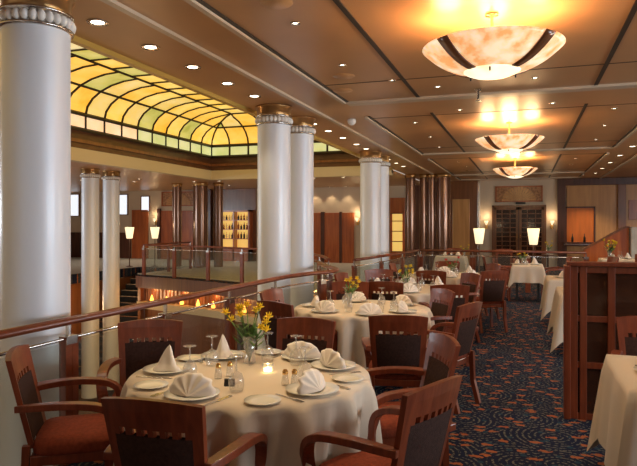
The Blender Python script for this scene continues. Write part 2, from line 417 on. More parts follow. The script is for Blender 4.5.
# mitred ring: side panels W, N, E
def P_side(side,t,k):
    ins,z=prows[k]
    # t is the coordinate along the side, clamped at the mitre
    if side=='W':
        y=min(max(t,YO0+ins),YO1-ins); return (XO0+ins,y,z)
    if side=='E':
        y=min(max(t,YO0+ins),YO1-ins); return (XO1-ins,y,z)
    if side=='N':
        x=min(max(t,XO0+ins),XO1-ins); return (x,YO1-ins,z)
    x=min(max(t,XO0+ins),XO1-ins); return (x,YO0+ins,z)
bandrows=[(0,1,True),(1,4,False),(4,len(prows)-1,False)]
for side,n_,st_,o_ in (('W',ny,stepy,YO0),('E',ny,stepy,YO0),('N',nx,stepx,XO0),('S',nx,stepx,XO0)):
    for i in range(n_):
        for (r0,r1,low) in bandrows:
            w=[0,1,2,0,1,3,2] if not low else ([5] if (side!='N' and 0<i<ny-6) else [6])
            mi=random.choice(w)
            for k in range(r0,r1):
                pts=[P_side(side,o_+i*st_,k),P_side(side,o_+(i+1)*st_,k),P_side(side,o_+(i+1)*st_,k+1),P_side(side,o_+i*st_,k+1)]
                if (Vector(pts[2])-Vector(pts[3])).length<1e-3:
                    if (Vector(pts[0])-Vector(pts[1])).length<1e-3: continue
                    pts=pts[:3]
                elif (Vector(pts[0])-Vector(pts[1])).length<1e-3: continue
                f=mg.b.faces.new([mg.b.verts.new(p) for p in pts]); f.material_index=mi; f.smooth=True
    for i in range(n_+1):
        pth=[]
        for k in range(len(prows)):
            p=Vector(P_side(side,o_+i*st_,k)); 
            ins=prows[k][0]; t=o_+i*st_
            pth.append(p)
        for a,b in zip(pth,pth[1:]): bar(a,b)
    for k in (0,1,4,len(prows)-1):
        e0=P_side(side,o_,k); e1=P_side(side,o_+n_*st_,k); bar(e0,e1,.05 if k<2 else .04)
# flat top
fx0,fx1,fy0,fy1=XO0+RX,XO1-RX,YO0+RX,YO1-RX
nfx=5; nfy=int((fy1-fy0)/.67)
for i in range(nfx):
    for j in range(nfy):
        xs=[fx0+(fx1-fx0)*i/nfx,fx0+(fx1-fx0)*(i+1)/nfx]; yy=[fy0+(fy1-fy0)*j/nfy,fy0+(fy1-fy0)*(j+1)/nfy]
        z=flat+.0
        f=mg.b.faces.new([mg.b.verts.new(p) for p in ((xs[0],yy[0],z),(xs[1],yy[0],z),(xs[1],yy[1],z),(xs[0],yy[1],z))])
        f.material_index=random.choice([2,1,4,1,2,3,0,2])
for i in range(nfx+1): bar((fx0+(fx1-fx0)*i/nfx,fy0,flat),(fx0+(fx1-fx0)*i/nfx,fy1,flat))
for j in range(nfy+1): bar((fx0,fy0+(fy1-fy0)*j/nfy,flat),(fx1,fy0+(fy1-fy0)*j/nfy,flat))
mg.done('glass_panes',allm,dome); ml.done('lead_frame',M['lead'],dome)

# ---------------------------------------------------------------- walls
def wall(name,x0,y0,z0,x1,y1,z1,mt,label): return structure(MB().box(x0,y0,z0,x1,y1,z1).done(name,mt),label)
wall('wall_far',-21,YF,0,9,YF+.2,3.3,M['white_wall'],'pale far wall of the dining room')
wall('wall_left',-21.2,-3,-.3,-21,YF,3.2,M['cream_wall'],'left wall beyond the atrium')
# panels applied on the far wall (x0,x1,z0,z1,material)
tn=40
def panel(x0,x1,z0,z1,mt,dep=.06,label=None,y=YF):
    global tn; tn+=1
    return structure(MB().box(x0,y-dep,z0,x1,y,z1).done('trim_%d'%tn,mt,bevel=.008),label)
panel(1.42,9,0,3.0,M['wood_tan'],.05,'tan veneer wall at the right end')
panel(1.10,1.38,0,3.25,M['wood_dark'],.18,'dark pilaster right of the doors')
panel(3.10,3.35,0,3.0,M['wood_mid'],.2,'brown pilaster on the tan wall')
panel(1.38,9,3.0,3.25,M['wood_dark'],.12,'dark band above the tan wall')
panel(3.45,4.6,1.75,2.45,M['wood_red'],.08,'red wooden panel at the right edge')
panel(-2.90,-1.66,0,3.25,M['wood_mid'],.10,'brown panelled wall')
panel(-2.66,-2.02,0,2.55,M['wood_tan'],.14,'plain tan door leaf')
panel(-1.72,-1.64,0,3.25,M['steel'],.14,'pale metal strip')
panel(-4.45,-2.92,0,3.25,M['wood_dark'],.12,'dark wood wall')
panel(-6.2,-5.15,0,3.1,M['cream_wall'],.03)
panel(-5.10,-4.5,0,2.64,M['wood_red'],.10,'orange wood doorway behind the third column')
panel(-8.9,-6.6,0,2.06,M['wood_red'],.10,'red wooden doors under the cream wall')
panel(-8.0,-7.85,0,2.1,M['wood_dark'],.16)
panel(-7.2,-7.1,0,2.1,M['wood_dark'],.16)
panel(-11.0,-8.95,0,3.1,M['cream_wall'],.03)
panel(-13.0,-10.95,0,3.12,M['wood_mid'],.08,'brown wall round the lit cabinet')
panel(-13.7,-13.05,0,3.12,M['wood_dark'],.25)
panel(-15.7,-13.85,0,2.2,M['wood_red'],.06,'red wood doors under the left carving')
panel(-14.9,-14.75,0,2.2,M['wood_dark'],.12)
panel(-15.85,-15.7,0,2.3,M['wood_dark'],.12)
panel(-17.25,-16.38,0,2.25,M['wood_red'],.06,'orange wood door left of the lamps')
panel(-21,-17.3,0,1.2,M['wood_dark'],.10)
panel(-19.95,-19.6,0,3.12,M['wood_dark'],.2)
# framed glowing patches imitating blurred reflections, far left
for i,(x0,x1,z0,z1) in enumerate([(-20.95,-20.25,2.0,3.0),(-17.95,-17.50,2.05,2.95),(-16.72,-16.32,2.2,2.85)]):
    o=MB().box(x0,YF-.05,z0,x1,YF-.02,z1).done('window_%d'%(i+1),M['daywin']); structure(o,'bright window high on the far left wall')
    w=MB(); 
    for a in (x0-.04,x1): w.box(a,YF-.07,z0-.04,a+.04,YF-.01,z1+.04)
    for a in (z0-.04,z1): w.box(x0,YF-.07,a,x1,YF-.01,a+.04)
    w.done('window_frame',M['wood_mid'],o)

# double door
def glazed_door(x0,x1,z1):
    d=thing('glazed_double_door','dark wooden double door with small glass panes under the carved shell','door',((x0+x1)/2,YF-.06,0))
    w=(x1-x0)/2
    fr=MB(); fr.box(-w,-.08,0,-w+.07,.05,z1); fr.box(w-.07,-.08,0,w,.05,z1); fr.box(-w,-.08,z1-.07,w,.05,z1); fr.done('door_frame',M['wood_mid'],d)
    for s in (-1,1):
        lf=MB(); a,b=(-w+.08,-.02) if s<0 else (.02,w-.08)
        for x in (a,b-.08): lf.box(x,-.06,.02,x+.08,.02,z1-.08)
        for z in (.02,z1-.17): lf.box(a,-.06,z,b,.02,z+.09)
        for k in range(1,3): x=a+(b-a)*k/3; lf.box(x-.012,-.055,.1,x+.012,0,z1-.1)
        for k in range(1,12): z=.1+(z1-.25)*k/12; lf.box(a,-.055,z-.012,b,0,z+.012)
        leaf=lf.done('door',M['wood_mid'],d)
        MB().box(a+.02,-.03,.05,b-.02,-.02,z1-.1).done('pane',M['smoke'],leaf)
        MB().tube([((b-.04) if s<0 else (a+.04),-.10,.95),((b-.04) if s<0 else (a+.04),-.10,1.25)],.014).done('handle',M['brass'],leaf)
    MB().box(-w+.05,.02,.02,w-.05,.04,z1-.05).done('backing',M['wood_dark'],d)
glazed_door(-1.20,.72,2.30)
tag(MB().box(-.35,YF-.10,2.34,.0,YF-.02,2.42).done('door_sign',M['black']),'small dark sign above the glazed double door','sign')
# shell relief
def relief(x0,x1,z0,z1,label):
    d=thing('carved_relief',label,'wall art',((x0+x1)/2,YF-.0,z0)); w=(x1-x0)/2; h=z1-z0
    f=MB(); f.box(-w,-.06,0,w,-.01,h); f.done('panel',M['wood_red'] if 0 else M['carved'],d)
    f=MB()
    for k in range(15):
        a=PI*(k+.5)/15; R=min(w*.62,h*.92)
        p=[(0,.05),(R*math.cos(a-.085)*1.15,.05+R*math.sin(a-.085)*.95),(R*math.cos(a)*1.2,.05+R*math.sin(a)),(R*math.cos(a+.085)*1.15,.05+R*math.sin(a+.085)*.95)]
        vb=[f.b.verts.new((x,-.06,z)) for x,z in p]; vt=[f.b.verts.new((x*.98,-.10,z)) for x,z in p]
        f.b.faces.new(vt)
        for i in range(4): f.b.faces.new((vb[i],vb[(i+1)%4],vt[(i+1)%4],vt[i]))
    f.done('shell_fan',M['wood_tan'],d)
    f=MB()
    for a in (-w,w-.05): f.box(a,-.09,0,a+.05,-.01,h)
    for a in (0,h-.05): f.box(-w,-.09,a,w,-.01,a+.05)
    f.done('picture_frame',M['wood_red'],d)
relief(-1.08,.60,2.42,3.02,'carved brown relief of a radiating shell above the glazed double door')
relief(-15.64,-13.9,2.40,3.06,'carved brown relief high on the wall left of the atrium')
# orange opening with counter at right
o=thing('bar_recess','glowing orange wooden serving recess in the tan wall','recess',(1.87,YF-.05,0))
MB().box(-.45,-.03,.95,.45,.0,2.18).done('back_panel',mat('orange_lit_wood',(.75,.20,.03),.4,var=.12,vscale=(8,8,1)),o)
f=MB(); f.box(-.50,-.1,.0,-.45,.02,2.23); f.box(.45,-.1,0,.50,.02,2.23); f.box(-.5,-.1,2.18,.5,.02,2.23); f.done('surround',M['wood_dark'],o)
MB().box(-.55,-.40,.82,.55,0,.95).done('counter',M['wood_dark'],o)
MB().box(-.55,-.41,.86,.55,-.40,.88).done('steel_edge',M['steel'],o)
for i,x in enumerate((1.6,2.0)):
    b=MB().lathe([(0,0),(.04,0),(.04,.16),(.014,.22),(.014,.30),(0,.30)],10,T(x,YF-.28,.95)).done('bottle',M['black']); tag(b,['dark bottle on the counter of the orange recess, left one','dark bottle on the counter of the orange recess, right one'][i],'bottle')
# lit bottle cabinet
o=thing('display_cabinet','gold-lit glass cabinet of bottles seen just left of the second silver column','cabinet',(-11.85,YF-.08,0))
f=MB(); f.box(-.75,-.35,0,-.68,0,2.2); f.box(.68,-.35,0,.75,0,2.2); f.box(-.75,-.35,2.12,.75,0,2.2); f.box(-.03,-.35,0,.03,0,2.15); f.box(-.75,-.35,0,.75,0,.55); f.done('body',M['wood_red'],o)
MB().box(-.68,-.02,.55,.68,.0,2.12).done('lit_back',M['gold_glow'],o)
for z in (.95,1.35,1.75): MB().box(-.68,-.33,z,.68,-.03,z+.025).done('shelf',M['wood_red'],o)
k=0
for z in (.975,1.375,1.775):
    for x in (-.55,-.42,-.28,-.15,.15,.28,.42,.55):
        h=random.uniform(.2,.3)
        b=MB().lathe([(0,0),(.045,0),(.045,h*.6),(.015,h*.75),(.015,h),(0,h)],8,T(-11.85+x,YF-.24,z)).done('bottle',random.choice([M['brass'],M['black'],M['wood_red'],M['glass']]))
        tag(b,'small bottle standing in the gold-lit cabinet','bottle','bottles in the gold-lit cabinet'); k+=1
# bookcase-like lit shelf in doorway by third column
o=thing('lit_shelf_unit','narrow lit shelf unit glowing in the doorway right of the third silver column','shelves',(-4.8,YF-.14,0))
MB().box(-.2,-.02,.5,.2,0,2.0).done('lit_back',M['gold_glow'],o)
for z in (.5,.9,1.3,1.7,2.0): MB().box(-.22,-.2,z,.22,0,z+.03).done('shelf',M['wood_dark'],o)

# ---------------------------------------------------------------- sconces & standing lamps
def sconce(x,z,label):
    o=thing('wall_sconce',label,'wall lamp',(x,YF-.04,z))
    MB().box(-.05,-.03,-.2,.05,.03,0).done('wall_plate',M['brass'],o)
    MB().lathe([(.02,-.06),(.04,.0),(.075,.10),(.07,.10),(0,.02)],14,T(0,-.13,0)).done('lamp_shade',M['shade'],o)
    L=bpy.data.lights.new('sconce','POINT'); L.energy=4; L.color=(1,.72,.42); L.shadow_soft_size=.06
    lo=bpy.data.objects.new('sconce_light',L); lo.location=(x,YF-.22,z+.28); COL.objects.link(lo)
sconce(-1.40,1.62,'small glowing wall sconce left of the glazed double door')
sconce(.92,1.62,'small glowing wall sconce right of the glazed double door')
sconce(-6.45,1.75,'small glowing wall sconce left of the third silver column')
sconce(-15.95,1.75,'small glowing wall sconce beside the left red doors')
def torch(x,y,zb_,z0,z1,r,label):
    o=thing('standing_lamp',label,'lamp',(x,y,zb_))
    MB().lathe([(0,0),(.14,0),(.14,.02),(.02,.05),(.02,z0-zb_),(0,z0-zb_)],14).done('pole',M['wood_dark'],o)
    MB().lathe([(.0,z0-zb_),(r*.62,z0-zb_),(r,z1-zb_),(r*.92,z1-zb_),(0,z0-zb_+.03)],18).done('lamp_shade',M['shade'],o)
    L=bpy.data.lights.new('torch','POINT'); L.energy=6; L.color=(1,.74,.45); L.shadow_soft_size=.08
    lo=bpy.data.objects.new('torch_light',L); lo.location=(x,y,z1+.08); COL.objects.link(lo)
torch(-1.20,17.2,0,1.06,1.48,.155,'tapered glowing lamp on a pole left of the glazed double door')
torch(.20,17.2,0,1.05,1.48,.16,'tapered glowing lamp on a pole in front of the glazed double door')
torch(-14.0,19.3,0,1.06,1.48,.17,'left of two tapered glowing lamps beyond the atrium staircase')
torch(-13.1,19.6,0,1.06,1.48,.17,'right of two tapered glowing lamps beyond the atrium staircase')

# ---------------------------------------------------------------- silver columns
def make_column():
    o=thing('silver_column','','column',(0,0,0),0,None,'thing')
    R=.233
    MB().lathe([(R,-3.3),(R,2.98)],48).done('shaft',M['column'],o)
    m=MB(); m.lathe([(R,2.98),(R+.02,2.983),(R+.026,2.998),(R+.006,3.005),(R+.006,3.085),(R+.026,3.092),(R+.026,3.108),(R-.01,3.112)],40); m.done('collar',M['steel'],o)
    m=MB()
    for k in range(28):
        a=2*PI*k/28; m.ball(((R+.010)*math.cos(a),(R+.010)*math.sin(a),3.045),.029,8,0,1.3)
    m.done('bead_band',M['beads'],o)
    MB().lathe([(R-.005,3.11),(R+.002,3.115),(R+.012,3.22),(R+.03,3.225),(R+.03,3.245),(R-.03,3.246)],40).done('capital',M['bronze'],o)
    return o
mk_col=Maker(make_column)
for (x,y,l) in [(-3.36,3.53,'large silver column at the left edge, with the railing crossing it'),
    (-3.36,7.95,'nearer silver column of the pair at centre left'),(-3.36,8.94,'farther silver column of the pair at centre left'),
    (-3.36,13.6,'nearer silver column of the third pair by the railing'),(-3.36,14.5,'farther silver column of the third pair by the railing'),
    (-3.36,2.45,'silver column just outside the left edge'),
    (-11.4,13.95,'left one of the slim silver column pair across the atrium'),(-11.4,14.85,'right one of the slim silver column pair across the atrium')]:
    c=mk_col((x,y,0),0,l,'silver columns round the atrium'); c['kind']='thing'
    if x<-10: c.scale=(1,1,.985*3.12/3.2)
# polished bronze columns
for i,(x,y,r,lab) in enumerate([(-3.6,20.1,.16,'leftmost slim bronze column right of the third silver pair'),(-3.22,20.3,.11,'second slim bronze column right of the third silver pair'),
   (-2.94,20.3,.12,'third slim bronze column right of the third silver pair'),(-2.55,20.3,.22,'thick bronze column nearest the plain tan door'),
   (-12.4,20,.17,'slim polished bronze column in front of the left carved relief'),(-11.35,19.9,.27,'thick polished bronze column left of the gold-lit cabinet'),(-10.82,20.3,.17,'dark polished column touching the gold-lit cabinet')]):
    h=ZC if x>-4 else ZS
    o=thing('bronze_column',lab,'column',(x,y,0),0,'polished bronze columns','thing')
    MB().lathe([(r,0),(r,h-.12)],32).done('shaft',M['chrome'],o)
    MB().lathe([(r,h-.12),(r+.02,h-.1),(r+.03,h),(0,h)],32).done('capital',M['bronze'],o)

# ---------------------------------------------------------------- railings
def resample(P,d):
    P=[Vector((x,y,0)) for x,y in P]; out=[P[0]]; acc=0; L=[0]
    for a,b in zip(P,P[1:]): L.append(L[-1]+(b-a).length)
    n_=max(1,round(L[-1]/d)); res=[]
    for k in range(n_+1):
        t=L[-1]*k/n_
        for i in range(len(P)-1):
            if t<=L[i+1]+1e-6:
                f=(t-L[i])/(L[i+1]-L[i]); q=P[i].lerp(P[i+1],f); tg=(P[i+1]-P[i]).normalized(); res.append((q,tg)); break
    return res
def railing(path,post_d,label,h=.95,zfloor=0,double=True,rr=.032,skip=()):
    o=thing('glass_railing',label,'railing',(path[0][0],path[0][1],zfloor)); ox,oy=path[0]
    P=[(x-ox,y-oy) for x,y in path]
    sec=[(rr*1.15*math.cos(a),rr*.85*math.sin(a)) for a in (2*PI*k/10 for k in range(10))]
    MB().sweep([(x,y,h) for x,y in P],sec).done('handrail',M['rail'],o)
    MB().tube([(x,y,h-.115) for x,y in P],.011,6).done('lower_rail',M['steel'],o)
    posts=resample(P,post_d)
    for q,tg in posts:
        a=math.atan2(tg.y,tg.x); m=MB(); Tm=T(q.x,q.y,0,rz=a)
        for s in ((-.045,.0),(.015,.06)) if double else ((-.02,.02),):
            m.box(s[0]-.008,-.028,0,s[1]-.008+.012,.028,h-.10,Tm)
        p=m.done('post',M['rail'],o)
        m=MB(); m.box(-.05,-.035,h-.15,.05,.035,h-.095,Tm); m.box(-.012,-.012,h-.10,.012,.012,h-.02,Tm); m.done('bracket',M['steel'],p)
    for (q,t1),(r_,t2) in zip(posts,posts[1:]):
        # panel follows the path between posts
        d=r_-q; a=math.atan2(d.y,d.x)
        MB().box(.07,-.005,.08,d.length-.07,.005,h-.14,T(q.x,q.y,0,rz=a)).done('glass_panel',M['pane'],o)
    return o
nr=[(-3.0,.0),(-2.79,7.0),(-2.68,7.5),(-2.5,8.0),(-2.62,8.5),(-3.02,9.1),(-3.3,9.75)]
railing(nr[:1]+smooth_path(nr[1:],4),1.105,'mahogany and glass railing running along the near edge of the atrium')
fr=[(-3.4,10.6),(-3.85,11.6),(-4.5,12.6),(-5.4,13.58),(-6.55,14.45),(-7.75,15.05),(-9.0,15.52),(-10.3,15.92),(-11.25,16.25)]
railing(smooth_path(fr,4),1.45,'curved glass railing along the far edge of the atrium')
railing([(-11.3,16.3),(-11.3,19.1)],1.4,'short railing beside the top of the dark staircase')
railing([(-2.92,10.6),(-2.65,13.0),(-2.5,15.0)],1.3,'railing beside the third silver column')
railing([(-2.45,15.05),(1.3,15.05)],1.25,'low railing crossing the far end of the dining room')

# ---------------------------------------------------------------- chandeliers
def make_chandelier():
    o=thing('chandelier','','ceiling lamp',(0,0,0),0,'alabaster bowl chandeliers')
    R=.54; H=.185; RB=.215
    def rad(t): return RB+(R-RB)*t
    def zz(t): return H*(.35*t+.65*t**2.2)
    prof=[(rad(k/10),zz(k/10)) for k in range(11)]
    MB().lathe(prof+[(R-.015,H+.004),(R-.03,H-.02)],56).done('bowl',M['marble'],o)
    MB().lathe([(0,-.055),(.07,-.051),(.14,-.036),(.195,-.015),(.218,.0),(.19,.004),(0,.004)],40).done('bottom_dish',M['bowl_end'],o)
    for k in range(4):
        a=PI/4+k*PI/2+.12
        def fn(u,v,a=a):
            t=u; r,z=rad(t)+.006,zz(t)-.002
            w=(v-.5)*(.07+.03*u); 
            return Vector((r*math.cos(a)-w*math.sin(a), r*math.sin(a)+w*math.cos(a), z-.006))
        s_=MB().grid(fn,10,1).done('strap',M['wood_mid'],o); sm=s_.modifiers.new('th','SOLIDIFY'); sm.thickness=.012
    for k in range(3):
        a=2*PI*k/3+.5; MB().lathe([(0,-.09),(.006,-.09),(.008,-.01),(0,-.01)],6,T(.20*math.cos(a),.20*math.sin(a),.05)).done('finial',M['black'],o)
    MB().lathe([(.012,.0),(.012,H+.245),(.05,H+.25),(.05,H+.265),(0,H+.265)],16).done('stem',M['bronze'],o)
    for k in range(6):
        a=2*PI*k/6; b=MB(); b.lathe([(0,H-.10),(.016,H-.10),(.018,H-.04),(.010,H+.0),(0,H+.02)],8,T(.34*math.cos(a),.34*math.sin(a),0)); b.done('bulb',M['bulb'],o)
    return o
mk_ch=Maker(make_chandelier)
for (x,y,l) in [(-.25,4.98,'nearest and largest alabaster bowl chandelier'),(-.25,10.4,'middle alabaster bowl chandelier'),(-.25,16.1,'farthest alabaster bowl chandelier of the three')]:
    mk_ch((x,y,2.80),0,l,'alabaster bowl chandeliers')
    for k in range(4):
        a=PI/2*k
        L=bpy.data.lights.new('chandelier_light','POINT'); L.energy=9.5; L.color=(1,.70,.36); L.shadow_soft_size=.12
        lo=bpy.data.objects.new('chandelier_light',L); lo.location=(x+.34*math.cos(a),y+.34*math.sin(a),3.06); COL.objects.link(lo)

# ---------------------------------------------------------------- downlights
def make_dl():
    o=thing('downlight','','ceiling light',(0,0,0))
    MB().lathe([(.055,-.004),(.085,-.010),(.088,-.002),(.055,.0)],24).done('trim_ring',M['steel'],o)
    MB().lathe([(0,-.003),(.058,-.003)],20).done('lens',M['spot'],o)
    return o
mk_dl=Maker(make_dl)
def spot(x,y,z,e,size=1.6,col=(1,.80,.56),blend=.7,soft=.05):
    L=bpy.data.lights.new('downlight_beam','SPOT'); L.energy=e; L.spot_size=size; L.spot_blend=blend; L.color=col; L.shadow_soft_size=soft
    lo=bpy.data.objects.new('downlight_beam',L); lo.location=(x,y,z); COL.objects.link(lo)
row=[1.85,2.6,3.35,4.14,4.88,5.64,6.43,7.18,9.5,10.3,11.2,12.2,13.0,15.3,16.3,17.3]
for i,y in enumerate(row):
    mk_dl((-3.31,y,ZC),0,'round downlight beside the skylight edge, %s from the near end'%ORD[i],'downlights over the silver columns')
    if i%2==1: spot(-3.31,y,ZC-.03,22)
for i,y in enumerate([9,10.8,12.6,14.4,16.2,18.0,19.8,21.6]):
    mk_dl((2.15,y,ZC),0,'round downlight on the right ceiling strip, %s from the near end'%ORD[i],'downlights on the right ceiling strip')
    if i%2==0: spot(2.15,y,ZC-.03,25)
# small twin spots & sensors on the panels
def make_small():
    o=thing('small_spotlight','','ceiling light',(0,0,0))
    MB().lathe([(.02,-.003),(.04,-.008),(.042,0),(.02,0)],16).done('trim_ring',M['steel'],o)
    MB().lathe([(0,-.003),(.021,-.003)],12).done('lens',M['spot'],o)
    return o
mk_sm=Maker(make_small)
sp=[(-1.79,4.68),(-1.8,6.07),(-1.45,6.9),(-1.0,7.4),(.1,7.3),(-.9,9.0),(.35,8.9),(1.2,9.6),(1.25,11.2),(-1.7,9.9),(-1.7,11.6),(-1.75,13.2),(1.3,13.0),(-1.7,16.5),(-1.6,17.8),(1.2,16.6),(1.2,18.2),(-1.7,19.2)]
cnt={}
for i,(x,y) in enumerate(sorted(sp,key=lambda p:p[1])):
    side='left' if x<-1.2 else ('right' if x>1 else 'middle')
    cnt[side]=cnt.get(side,-1)+1
    mk_sm((x,y,ZC),0,'tiny recessed spotlight in the %s ceiling panels, %s from the near end'%(side,ORD[cnt[side]]),'tiny spotlights in the bronze ceiling')
for i,(x,y,l) in enumerate([(-2.14,7.23,'flat round speaker between ceiling strips near the second column'),(-1.92,6.53,'smaller flat round speaker on the ceiling left of the dark gap'),(-1.76,4.21,'flat round speaker at the top of the picture')]):
    tag(MB().lathe([(0,-.012),(.11,-.012),(.125,0)],28,T(x,y,ZC)).done('ceiling_speaker',M['ceil']),l,'speaker')
o=thing('ceiling_sprinkler','steel fire sprinkler hanging from the ceiling between the chandeliers','sprinkler',(-.55,7.7,ZC))
MB().lathe([(.045,-.005),(.03,-.02),(.015,-.03),(.015,-.12),(0,-.12)],10).done('pipe',M['steel'],o); MB().lathe([(0,-.15),(.035,-.15),(.035,-.14),(0,-.12)],10).done('nozzle',M['steel'],o)
tag(MB().ball((-2.59,9.26,ZC-.03),.07,14).done('ceiling_dome_camera',M['beads']),'small white dome on the pale ceiling strip by the second column','camera')
# far-left ceiling lights around the atrium
k=0
for (x,y) in [(-8.6,19.0),(-7.6,19.0),(-6.6,19.0),(-5.6,19.0),(-10.2,19.2),(-11.2,19.2),(-12.3,17.5),(-13.3,18.6),(-11.0,21.5),(-8.5,21.8),(-12.9,15.6),(-14.6,17.4)]:
    mk_dl((x,y,ZS),0,'round downlight in the ceiling beyond the atrium, %s of the scattered lot'%ORD[k],'downlights beyond the atrium'); k+=1
for i,x in enumerate((-8.25,-7.55,-6.85)):
    mk_dl((x,YF-.35,ZS),0,'downlight washing the cream wall, %s from the left'%ORD[i],'downlights washing the cream wall'); spot(x,YF-.28,ZS-.03,22,1.35,(1,.76,.46),.5,.03)
wp=MB().box(-8.9,YF-.04,2.06,-6.2,YF-.005,3.12).done('trim_cream_wall',M['cream_wall']); structure(wp,'cream wall with scalloped light between the columns')

# ---------------------------------------------------------------- chairs
def make_chair():
    o=thing('dining_armchair','','chair',(0,0,0))
    # seat spans y -.22..+.22; back leans at -y
    def byc(u,z): return -.235-(z-.46)*.24+.55*u*u
    us=[-.222,-.175]; 
    nh=6; x=-.150; 
    for k in range(nh): us+= [x,x+.030]; x+=.054
    us+=[.175,.222]; us=sorted(us)
    zs=[.44,.60,.765,.798,.835,.87,.905]
    holes=set()
    for i in range(len(us)-1):
        if abs((us[i+1]-us[i])-.030)<1e-4: holes.add((i,2))
    cells=[(i,j) for i in range(len(us)-1) for j in range(len(zs)-1) if (i,j) not in holes and not (j<2 and 1<=i<=len(us)-3)]
    cs=set(cells); m=MB(); V={}
    def vert(i,j,s):
        if (i,j,s) not in V:
            z=zs[j]; wd=.86+.14*(z-.44)/.46; u=us[i]*wd
            zz=z+(.018*(1-(us[i]/.222)**2) if j==len(zs)-1 else 0)
            V[(i,j,s)]=m.b.verts.new((u,byc(u,z)+(.014 if s else -.014),zz))
        return V[(i,j,s)]
    for (i,j) in cells:
        for s in (0,1): m.b.faces.new([vert(a,b,s) for a,b in ((i,j),(i+1,j),(i+1,j+1),(i,j+1))])
        for (di,dj,a,b) in ((-1,0,(i,j),(i,j+1)),(1,0,(i+1,j),(i+1,j+1)),(0,-1,(i,j),(i+1,j)),(0,1,(i,j+1),(i+1,j+1))):
            if (i+di,j+dj) not in cs: m.b.faces.new((vert(*a,0),vert(*b,0),vert(*b,1),vert(*a,1)))
    m.done('backrest',M['chair'],o)
    def cu(side):
        def fn(u,v):
            z=.455+u*.315; w=(.86+.14*(z-.44)/.46)*.178; x=(v*2-1)*w
            return Vector((x,byc(x,z)+side*(.014+.012*math.sin(PI*u)**.5*math.sin(PI*v)**.5),z))
        return fn
    m=MB(); m.grid(cu(-1),8,8); m.grid(cu(1),8,8); m.done('back_cushion',M['fabric'],o)
    # seat cushion
    m=MB()
    def seat(u,v):
        a=2*PI*u; ca,sa=math.cos(a),math.sin(a); e=.35
        x=.235*math.copysign(abs(ca)**e,ca); y=.215*math.copysign(abs(sa)**e,sa)
        k=[(0.0,.405),(.97,.405),(1.,.42),(1.,.455),(.95,.475),(.6,.485),(0,.487)]; i=min(int(v*6+1e-6),6); r,z=k[i]
        return Vector((x*r,y*r-.0,z))
    m.grid(seat,28,6,closed_u=True); m.done('seat',M['seat'],o)
    m=MB(); m.box(-.225,-.215,.355,.225,.205,.41); m.done('seat_frame',M['chair'],o,bevel=.006)
    for sx in (-1,1):
        m=MB(); m.sweep([(sx*.215,.19,0),(sx*.215,.195,.2),(sx*.222,.20,.40)],[(-.018,-.018),(.018,-.018),(.02,.02),(-.02,.02)],smooth=False,up=Vector((0,1,0))); m.done('leg',M['chair'],o)
        m=MB(); m.sweep([(sx*.20,-.30,0),(sx*.20,-.245,.2),(sx*.200,-.235,.46)],[(-.018,-.018),(.018,-.018),(.02,.02),(-.02,.02)],smooth=False,up=Vector((0,1,0))); m.done('leg',M['chair'],o)
        # arm: from back, forward, curving down to the front leg
        arm=[(sx*.212,-.275,.655),(sx*.235,-.20,.662),(sx*.256,-.08,.668),(sx*.262,.04,.662),(sx*.262,.13,.645),(sx*.258,.185,.61),(sx*.250,.205,.55),(sx*.238,.205,.48),(sx*.232,.20,.40)]
        m=MB(); m.sweep(smooth_path(arm,3),[(-.031,-.017),(.031,-.017),(.031,.017),(-.031,.017)],smooth=False,up=Vector((0,.35,1)))
        m.done('armrest',M['chair'],o,bevel=.004)
    return o
mk_chair=Maker(make_chair)
def chair(bx,by,fx,fy,label,group):
    """bx,by = where the top of the back is; (fx,fy) = facing direction"""
    l=math.hypot(fx,fy); fx/=l; fy/=l
    mk_chair((bx+fx*.33,by+fy*.33,0),math.atan2(fy,fx)-PI/2,label,group)
G1='armchairs round the nearest table';G2='armchairs round the second table';G3='armchairs round the third table';G4='armchairs round the fourth table'
C1=(-1.47,3.14);C2=(-1.57,6.0);C3=(-1.47,8.0);C4=(-1.25,10.3)
chair(-1.38,2.03,-.05,1,'dark mahogany armchair with its back to the viewer at the bottom left',G1)
chair(-.36,2.65,-.92,.40,'mahogany armchair in the bottom foreground, tilted back slanting up to the right, beside the aisle',G1)
chair(-.45,3.74,-.86,-.45,'mahogany armchair at the right rear of the nearest table, pale sheen on its slanted back',G1)
chair(-1.50,4.16,.0,-1,'reddish armchair facing the viewer behind the flowers of the nearest table',G1)
chair(-2.52,3.72,.5,-.87,'dark armchair between the railing and the nearest table, facing the viewer',G1)
chair(-2.62,2.60,.93,.62,'armchair seen from the side at the left edge, in front of the big silver column',G1)
chair(-.90,4.5,-.2,1,'dark-backed armchair seen from behind, centre, between the first and second tables',G2)
chair(-2.10,4.95,.45,1,'dark armchair seen from behind, half hidden behind the flowers of the nearest table',G2)
chair(-2.52,5.85,1,-.1,'light reddish armchair against the railing beside the second silver column',G2)
chair(-1.98,7.02,.3,-1,'red armchair facing the viewer on the far left of the second table',G2)
chair(-.80,6.45,-.75,-.55,'golden-brown armchair on the far right of the second table, back turned to the aisle',G2)
chair(-.44,5.42,-.9,.35,'dark armchair by the aisle at the right of the second table, seen from its side',G2)
chair(-1.58,7.10,-.0,1,'dark armchair between the second and third tables seen from behind the yellow flowers',G3)
chair(-.80,6.95,-.3,1,'dark armchair behind the golden-brown one, facing the third table',G3)
chair(-.70,8.68,-.75,-.6,'golden-brown armchair on the far right of the third table',G3)
chair(-2.45,8.15,1,-.1,'reddish armchair at the left of the third table where the railing turns',G3)
chair(-2.1,9.0,.6,-1,'reddish armchair at the far left of the third table',G3)
chair(-1.31,8.98,0,1,'dark armchair seen from behind between the third and fourth tables',G4)
chair(-.42,9.3,-.5,.85,'dark armchair on the aisle side of the fourth table',G4)
